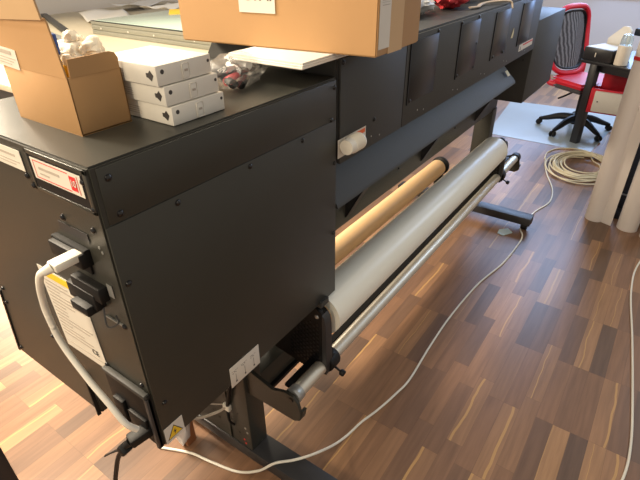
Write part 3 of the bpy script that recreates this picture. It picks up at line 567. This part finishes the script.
# bags and straps further along the body top
zt = 1.434
def crinkle(name, cx, cy, sx, sy, sz, m, label, cat, seed, rot=0):
    b = bmesh.new(); bmesh.ops.create_icosphere(b, subdivisions=4, radius=1)
    for v in b.verts:
        n = nz.noise(v.co*2+Vector((seed, 0, 0)))*0.3+abs(nz.noise(v.co*5+Vector((0, seed, 0))))*0.28; c = v.co*(0.85+n)
        v.co = Vector((c.x*sx, c.y*sy, max(-0.96, c.z)*sz))
    b.transform(Matrix.Translation((cx, cy, zt+sz*0.96)) @ Matrix.Rotation(rot, 4, 'Z'))
    return tag(obj(name, b, m, sharp=60), label, cat)
crinkle('plastic_bag', 1.78, 0.875, 0.17, 0.095, 0.045, M['whitebag'], 'crinkled white plastic bag on the printer beside the large box', 'bag', 2)
crinkle('plastic_bag', 2.08, 0.83, 0.115, 0.075, 0.05, M['redbag'], 'crinkled red plastic bag on top of the printer', 'bag', 5)
crinkle('folded_cloth', 2.34, 0.885, 0.12, 0.09, 0.045, M['greyc'], 'dark grey folded cloth on the printer beyond the red bag', 'cloth', 8)
b = new(); tube(b, [(2.08, 0.735, 1.441), (2.14, 0.722, 1.440), (2.20, 0.735, 1.441), (2.27, 0.735, 1.443), (2.33, 0.710, 1.445), (2.36, 0.685, 1.446), (2.38, 0.660, 1.440), (2.385, 0.652, 1.415)], 0.008, 8, 8, flat=0.5)
tag(obj('cloth_strap', b, M['strap']), 'beige cloth strap trailing along the printer top edge', 'strap')
b = new()
for i in range(160):
    x = 2.62+random.uniform(-0.14, 0.14); y = 0.78+random.uniform(-0.08, 0.08); a = random.uniform(0, 2*PI); l = random.uniform(0.03, 0.06)
    tube(b, [(x, y, zt+0.006), (x+l*0.5*math.cos(a), y+l*0.5*math.sin(a), zt+random.uniform(0.03, 0.06)), (x+l*math.cos(a), y+l*math.sin(a), zt+random.uniform(0.01, 0.05))], lambda t: 0.004*(1-t)+0.001, 5, 3)
box(b, (2.52, 0.73, zt), (2.72, 0.85, zt+0.01), 0.004)
tag(obj('fluffy_duster', b, M['fluff']), 'grey fluffy duster lying on the far end of the printer', 'duster')

# wrapped post under the cabinet
wp = thing('wrapped_block', 'brown block wrapped in clear plastic standing on the floor under the cabinet', 'block', (0.655, 1.12, 0))
b = new(); box(b, (0.665, 1.115, 0.0), (0.71, 1.16, 0.42), 0.003); obj('block', b, M['wood'], wp)
b = blob(0.668, 1.135, 0.165, 0.044, 0.038, 0.15, 0.25, 4); obj('plastic_wrap', b, M['wrap'], wp)
b = new(); prism(b, [(2.93, 0.60), (3.0, 0.56), (3.04, 0.60), (2.99, 0.645), (2.94, 0.64)], 0.001, 0.008, 'Z', 0.001); tag(obj('paper_scrap', b, mat('pale_blue_plastic', (196, 216, 222), 0.35, noise=0.05)), 'pale blue plastic scrap on the floor beside the far foot', 'scrap')

# ------------------------------------------------------------------ table and glass slab behind the printer
tb_ = thing('work_table', 'cream work table behind the printer', 'table', (3.2, 4.3, 0))
b = new(); box(b, (1.35, 2.3, 0.91), (5.2, 6.4, 0.95), 0.004); obj('tabletop', b, M['table'], tb_)
for x, y in ((1.42, 2.37), (5.13, 2.37), (1.42, 6.33), (5.13, 6.33)):
    b = new(); box(b, (x-0.03, y-0.03, 0), (x+0.03, y+0.03, 0.91), 0.003); obj('leg', b, M['alu'], tb_)
gs = thing('glass_light_table', 'aluminium framed glass panel lying on the work table', 'panel', (3.6, 3.6, 0.95))
b = new(); xs, ye = 2.803, 4.601
for z0, z1, o_ in ((0.951, 0.985, 0.0), (0.985, 0.992, 0.006), (0.992, 1.030, 0.0), (1.030, 1.036, 0.006), (1.036, 1.062, 0.0)):
    box(b, (xs+o_, 2.45, z0), (5.0, ye-o_, z1), 0.0015)
obj('frame', b, M['alu'], gs)
b = new(); box(b, (xs+0.03, 2.48, 1.060), (4.97, ye-0.03, 1.070), 0.002); obj('glass_top', b, M['glass'], gs)
b = new(); box(b, (xs-0.001, 2.45, 1.062), (xs+0.03, ye, 1.066), 0.001); obj('edge_trim', b, M['blackp'], gs)
for y in (4.45, 4.05, 3.70, 3.2):
    b = new(); cyl(b, (xs-0.004, y, 1.005+0.01*(y % 0.3)), (xs+0.001, y, 1.005+0.01*(y % 0.3)), 0.008, n=12); obj('frame_screw', b, M['paperw'], gs)
b = new(); box(b, (-0.21, -0.07, 1.0702), (0.21, 0.07, 1.072), mx=Matrix.Translation((3.66, 4.40, 0)) @ Matrix.Rotation(math.radians(49), 4, 'Z')); tag(obj('sticky_note', b, M['yellow']), 'yellow sticky note on the glass panel', 'note')
for i, (x, y, rx, rz, s, lb_) in enumerate(((3.50, 5.35, 0.08, 1.15, (1.0, 0.5), 'large white sheet of paper lying behind the open box'), (4.45, 6.0, 0.06, 0.3, (0.9, 0.35), 'curled white paper sheet farthest back on the work table'), (4.15, 5.15, 0.05, 0.2, (0.5, 0.36), 'white sheet beyond the left edge of the glass panel'))):
    b = new(); N_ = 14; g = [[b.verts.new(((u/N_-0.5)*s[0], (v/N_-0.5)*s[1], 0.952+0.03*i+rx*abs(u/N_-0.5)**2*2+0.012*math.sin(u*0.7+v*0.5+i)+0.014)) for v in range(N_+1)] for u in range(N_+1)]
    for u in range(N_):
        for v in range(N_): b.faces.new((g[u][v], g[u+1][v], g[u+1][v+1], g[u][v+1]))
    b.transform(Matrix.Translation((x, y, 0)) @ Matrix.Rotation(rz, 4, 'Z'))
    o = obj('paper_sheet', b, M['paperw']); md = o.modifiers.new('s', 'SOLIDIFY'); md.thickness = 0.001
    tag(o, lb_, 'paper', 'paper sheets on the work table')
for i, (y0, dz) in enumerate(((4.70, 0), (4.86, 0), (5.02, 0))):
    b = new(); box(b, (0, i*0.10, 0.952), (2.1, i*0.10+0.065, 0.985), 0.003, mx=Matrix.Translation((2.50, 4.32, 0)) @ Matrix.Rotation(math.radians(68+7*i), 4, 'Z'))
    tag(obj('metal_profile', b, (M['darkm'], M['collar'], M['darkm'])[i]), ('dark metal profile nearest the glass panel', 'silver metal profile between the two dark ones', 'dark metal profile farthest from the glass panel')[i], 'profile', 'metal profiles on the work table')

# ------------------------------------------------------------------ right background: mat, desk, chair
b = new(); prism(b, [(4.85, 0.40), (4.85, 1.36), (6.15, 1.50), (6.25, 0.30)], 0.0, 0.003, 'Z', 0.001); tag(obj('chair_mat', b, M['matt']), 'pale translucent floor mat under the red office chair', 'mat')
# desk: edge direction turned a little
ang = math.radians(-27)
D0 = Vector((5.08, 0.71)); DM = Matrix.Translation((D0.x, D0.y, 0)) @ Matrix.Rotation(ang, 4, 'Z')
dk = thing('office_desk', 'black office desk in front of the red chair', 'desk', (D0.x, D0.y, 0))
def dbox(a, c, bev=0.002): return box(new(), a, c, bev, mx=DM)
obj('desktop', dbox((0.0, -1.5, 0.722), (0.75, 0.0, 0.747)), M['desk'], dk)
for (x, y) in ((0.02, -0.17), (0.65, -0.17), (0.65, -1.45)):
    obj('leg', dbox((x-0.035+0.02, y, 0.0035), (x+0.045, y+0.07, 0.722)), M['desk'], dk)
obj('crossbar', dbox((0.05, -1.4, 0.66), (0.10, -0.12, 0.72)), M['desk'], dk)
# drawer tray hung below the desk top
b = new(); box(b, (4.965, 0.235, 0.325), (4.985, 0.545, 0.535), 0.003); box(b, (4.985, 0.235, 0.325), (5.22, 0.25, 0.535), 0.002); box(b, (4.985, 0.53, 0.325), (5.22, 0.545, 0.535), 0.002); box(b, (4.985, 0.25, 0.325), (5.22, 0.53, 0.335)); box(b, (5.19, 0.30, 0.33), (5.21, 0.50, 0.725), 0.002)
dr = obj('drawer_housing', b, M['redc'], dk); plab(dr, 'red drawer housing below the desktop')
b = new(); box(b, (4.93, 0.255, 0.345), (4.965, 0.505, 0.520), 0.003); box(b, (4.90, 0.255, 0.345), (4.93, 0.265, 0.50), 0.002); plab(obj('drawer', b, M['case'], dk), 'pale grey drawer front')
b = new(); cyl(b, (4.926, 0.47, 0.435), (4.931, 0.47, 0.435), 0.006, n=12); obj('drawer_screw', b, M['ink'], dk)
# things on the desk
b = box(new(), (0.015, -0.27, 0.748), (0.28, -0.001, 0.855), 0.004, mx=DM); bk = tag(obj('black_box', b, M['desk']), 'flat black box with small white mark on the desk corner', 'box')
b = rect(new(), DM @ FX(0.014, -0.12, 0.80), -0.006, -0.018, 0.004, 0.018, 0.0008); obj('white_mark', b, M['sticker'], bk)
b = box(new(), (0.025, -0.26, 0.8555), (0.27, -0.01, 0.8575), mx=DM); tag(obj('paper_sheet', b, M['paperw']), 'bright white paper sheet on the black box', 'paper')
b = new(); prism(b, [(-0.005, 0.7475), (-0.005, 0.90), (-0.12, 1.01), (-0.17, 1.015), (-0.20, 0.98), (-0.20, 0.7475)], 0.30, 0.325, 'X', 0.002); b.transform(DM); tag(obj('paper_ramp', b, M['paperw']), 'sunlit white sloping paper stand behind the black box', 'paper')
bo = thing('dispenser_bottle', 'white bottle with clear cap on the desk edge', 'bottle', (4.97, 0.37, 0.72))
bp_ = DM @ Vector((0.060, -0.335, 0.7475))
b = new(); lathe(b, [(0.0001, 0), (0.048, 0), (0.053, 0.006), (0.053, 0.145), (0.048, 0.16), (0.0001, 0.161)], bp_, (0, 0, 1), 24); obj('bottle_body', b, M['bottle'], bo)
b = new(); lathe(b, [(0.0001, 0.162), (0.046, 0.162), (0.046, 0.205), (0.036, 0.24), (0.012, 0.25), (0.0001, 0.251)], bp_, (0, 0, 1), 24); obj('cap', b, M['clear'], bo)
b = new(); box(b, (0.36, -0.60, 0.94), (0.42, -0.19, 1.00), 0.01, mx=DM); box(b, (0.37, -0.46, 0.75), (0.41, -0.38, 0.95), 0.003, mx=DM); box(b, (0.34, -0.52, 0.748), (0.48, -0.32, 0.757), 0.003, mx=DM); tag(obj('desk_device', b, M['blackp']), 'black device on a short stand at the right of the desk', 'device')

# office chair, facing the desk
ch = thing('office_chair', 'red office chair with black mesh back and five star base', 'chair', (5.36, 0.68, 0))
CM = Matrix.Translation((5.41, 0.66, 0)) @ Matrix.Rotation(math.radians(-34), 4, 'Z')   # local -Y is forward
def cobj(name, b, m, par=None): b.transform(CM); return obj(name, b, m, par or ch)
b = new()
for k in range(5):
    a = 2*PI*k/5+0.83; d = Vector((math.cos(a), math.sin(a), 0))
    tube(b, [d*0.03+Vector((0, 0, 0.13)), d*0.15+Vector((0, 0, 0.125)), d*0.27+Vector((0, 0, 0.085)), d*0.34+Vector((0, 0, 0.065))], lambda t: 0.026*(1-t)+0.016, 10, 4)
lathe(b, [(0.0001, 0.075), (0.045, 0.075), (0.045, 0.15), (0.03, 0.17), (0.0001, 0.17)], (0, 0, 0), (0, 0, 1), 20); cobj('star_base', b, M['blackp'])
for k in range(5):
    a = 2*PI*k/5+0.83; d = Vector((math.cos(a), math.sin(a), 0))*0.345; s = Vector((-math.sin(a), math.cos(a), 0))
    b = new(); [lathe(b, [(0.0001, -0.009), (0.024, -0.009), (0.028, -0.005), (0.028, 0.005), (0.024, 0.009), (0.0001, 0.009)], d+s*o_+Vector((0, 0, 0.032)), s, 18) for o_ in (-0.016, 0.016)]
    cyl(b, d+Vector((0, 0, 0.03)), d+Vector((0, 0, 0.075)), 0.009, n=10); cobj('caster', b, M['blackp'])
b = new(); cyl(b, (0, 0, 0.16), (0, 0, 0.40), 0.024, n=18); cobj('gas_column', b, M['blackp'])
b = new(); box(b, (-0.10, -0.12, 0.385), (0.10, 0.14, 0.42), 0.01); tube(b, [(0.09, 0, 0.40), (0.20, -0.02, 0.39), (0.27, -0.03, 0.385)], 0.008, 8, 4); tube(b, [(-0.09, 0.02, 0.40), (-0.20, 0.02, 0.37), (-0.30, 0.0, 0.36)], 0.009, 8, 4); cobj('tilt_mechanism', b, M['blackp'])
def cushion(x, y, z0, z1, m, name):
    b = new(); box(b, (-x+0.04, -y, z0), (x+0.04, y, z1), 0)
    bmesh.ops.bevel(b, geom=[e for e in b.edges if abs(e.verts[0].co.z-e.verts[1].co.z) > 0.01], offset=0.10, segments=6, affect='EDGES')
    bmesh.ops.bevel(b, geom=[e for e in b.edges if abs(e.verts[0].co.z-e.verts[1].co.z) < 0.001], offset=(z1-z0)*0.4, segments=3, affect='EDGES'); return cobj(name, b, m)
cushion(0.275, 0.27, 0.42, 0.465, M['greyc'], 'seat_shell'); cushion(0.285, 0.28, 0.462, 0.515, M['redc'], 'seat_cushion')
# back frame: rounded ring leaning back
def ring(w, z0, z1, n=48, e=3.2):
    P_ = []
    for i in range(n):
        a = 2*PI*i/n; c, s = math.cos(a), math.sin(a)
        x = w*math.copysign(abs(c)**(2/e), c); z = (z0+z1)/2+(z1-z0)/2*math.copysign(abs(s)**(2/e), s)
        x *= 1-0.10*(z-z0)/(z1-z0)
        P_.append(Vector((x, 0.27+0.05*((z-0.5)/0.6)+0.10*(z-0.5)-0.06*(1-(x/w)**2), z)))
    return P_
b = new(); tube(b, ring(0.232, 0.53, 1.125), 0.031, 10, 0, True, flat=0.8); cobj('back_frame', b, M['redc'])
[cobj('back_support', tube(new(), [(s*0.16, 0.16, 0.44), (s*0.20, 0.26, 0.45), (s*0.225, 0.28, 0.55), (s*0.222, 0.30, 0.70)], 0.026, 10, 6), M['redc']) for s in (-1, 1)]
b = new(); tube(b, ring(0.198, 0.57, 1.085), 0.02, 8, 0, True, flat=0.5); cobj('mesh_border', b, M['blackp'])
R_ = ring(0.190, 0.58, 1.08); b = new(); c0 = Vector((0, 0.25, 0.83)); vs = [b.verts.new(p) for p in R_]; vm = [b.verts.new(p.lerp(c0, 0.5)) for p in R_]; vc = b.verts.new(c0)
for i in range(len(R_)):
    j = (i+1) % len(R_); b.faces.new((vs[i], vs[j], vm[j], vm[i])); b.faces.new((vm[i], vm[j], vc))
cobj('mesh_panel', b, M['mesh'])

# standing paper rolls at the right
def standing(x, y, r, h, lean, label, band=False):
    t = thing('standing_paper_roll', label, 'roll', (x, y, 0), 'tall paper rolls standing on the floor')
    b = new(); lathe(b, [(r*0.5, 0.0), (r, 0.0), (r, h), (r*0.5, h), (r*0.5, 0.0)], (x, y, 0), (lean[0], lean[1], 1), 40); obj('wound_paper', b, M['rollp'], t)
    if band:
        zz = band; b = new(); lathe(b, [(r+0.0005, zz), (r+0.003, zz), (r+0.003, zz+0.02), (r+0.0005, zz+0.02), (r+0.0005, zz)], (x, y, 0), (lean[0], lean[1], 1), 40); plab(obj('rubber_band', b, M['red'], t), 'red band')
    return t
t1 = standing(3.53, 0.150, 0.060, 1.45, (0.0, 0.0), 'tall white paper roll with red band, leftmost of the standing rolls', 1.06)
b = new(); prism(b, [(3.495, 0.105), (3.470, 0.040), (3.475, 0.038), (3.500, 0.102)], 0.0, 1.40, 'Z'); obj('loose_edge', b, M['rollp'], t1)
standing(3.50, -0.055, 0.062, 1.40, (0.0, 0.0), 'tall white paper roll in front of the black cabinet leg')
standing(3.44, -0.195, 0.060, 1.40, (0.0, 0.0), 'tall white paper roll at the right edge of the photo')
dkb = thing('black_rack', 'black upright rack panel behind the standing paper rolls', 'rack', (3.8, 0.0, 0))
b = new(); box(b, (3.66, -0.25, 0.06), (3.70, 0.055, 1.10), 0.003); obj('upright', b, M['desk'], dkb)
b = new(); box(b, (3.60, -0.25, 0.0), (4.0, 0.045, 0.06), 0.004); obj('base', b, M['desk'], dkb)
[obj('bracket', box(new(), (3.655, -0.02, z), (3.66, 0.045, z+0.01)), M['collar'], dkb) for z in (0.16, 0.62)]

# dark cabinet at the lower left corner
bcab = thing('side_table', 'dark side table just inside the lower left corner', 'table', (-0.05, 1.2, 0))
b = new(); box(b, (-0.35, 1.19, 0.66), (0.172, 1.70, 0.70), 0.003); obj('tabletop', b, M['desk'], bcab)
for x, y in ((-0.34, 1.2), (0.122, 1.2), (-0.34, 1.65), (0.122, 1.65)):
    b = new(); box(b, (x, y, 0), (x+0.05, y+0.05, 0.66), 0.003); obj('leg', b, M['desk'], bcab)
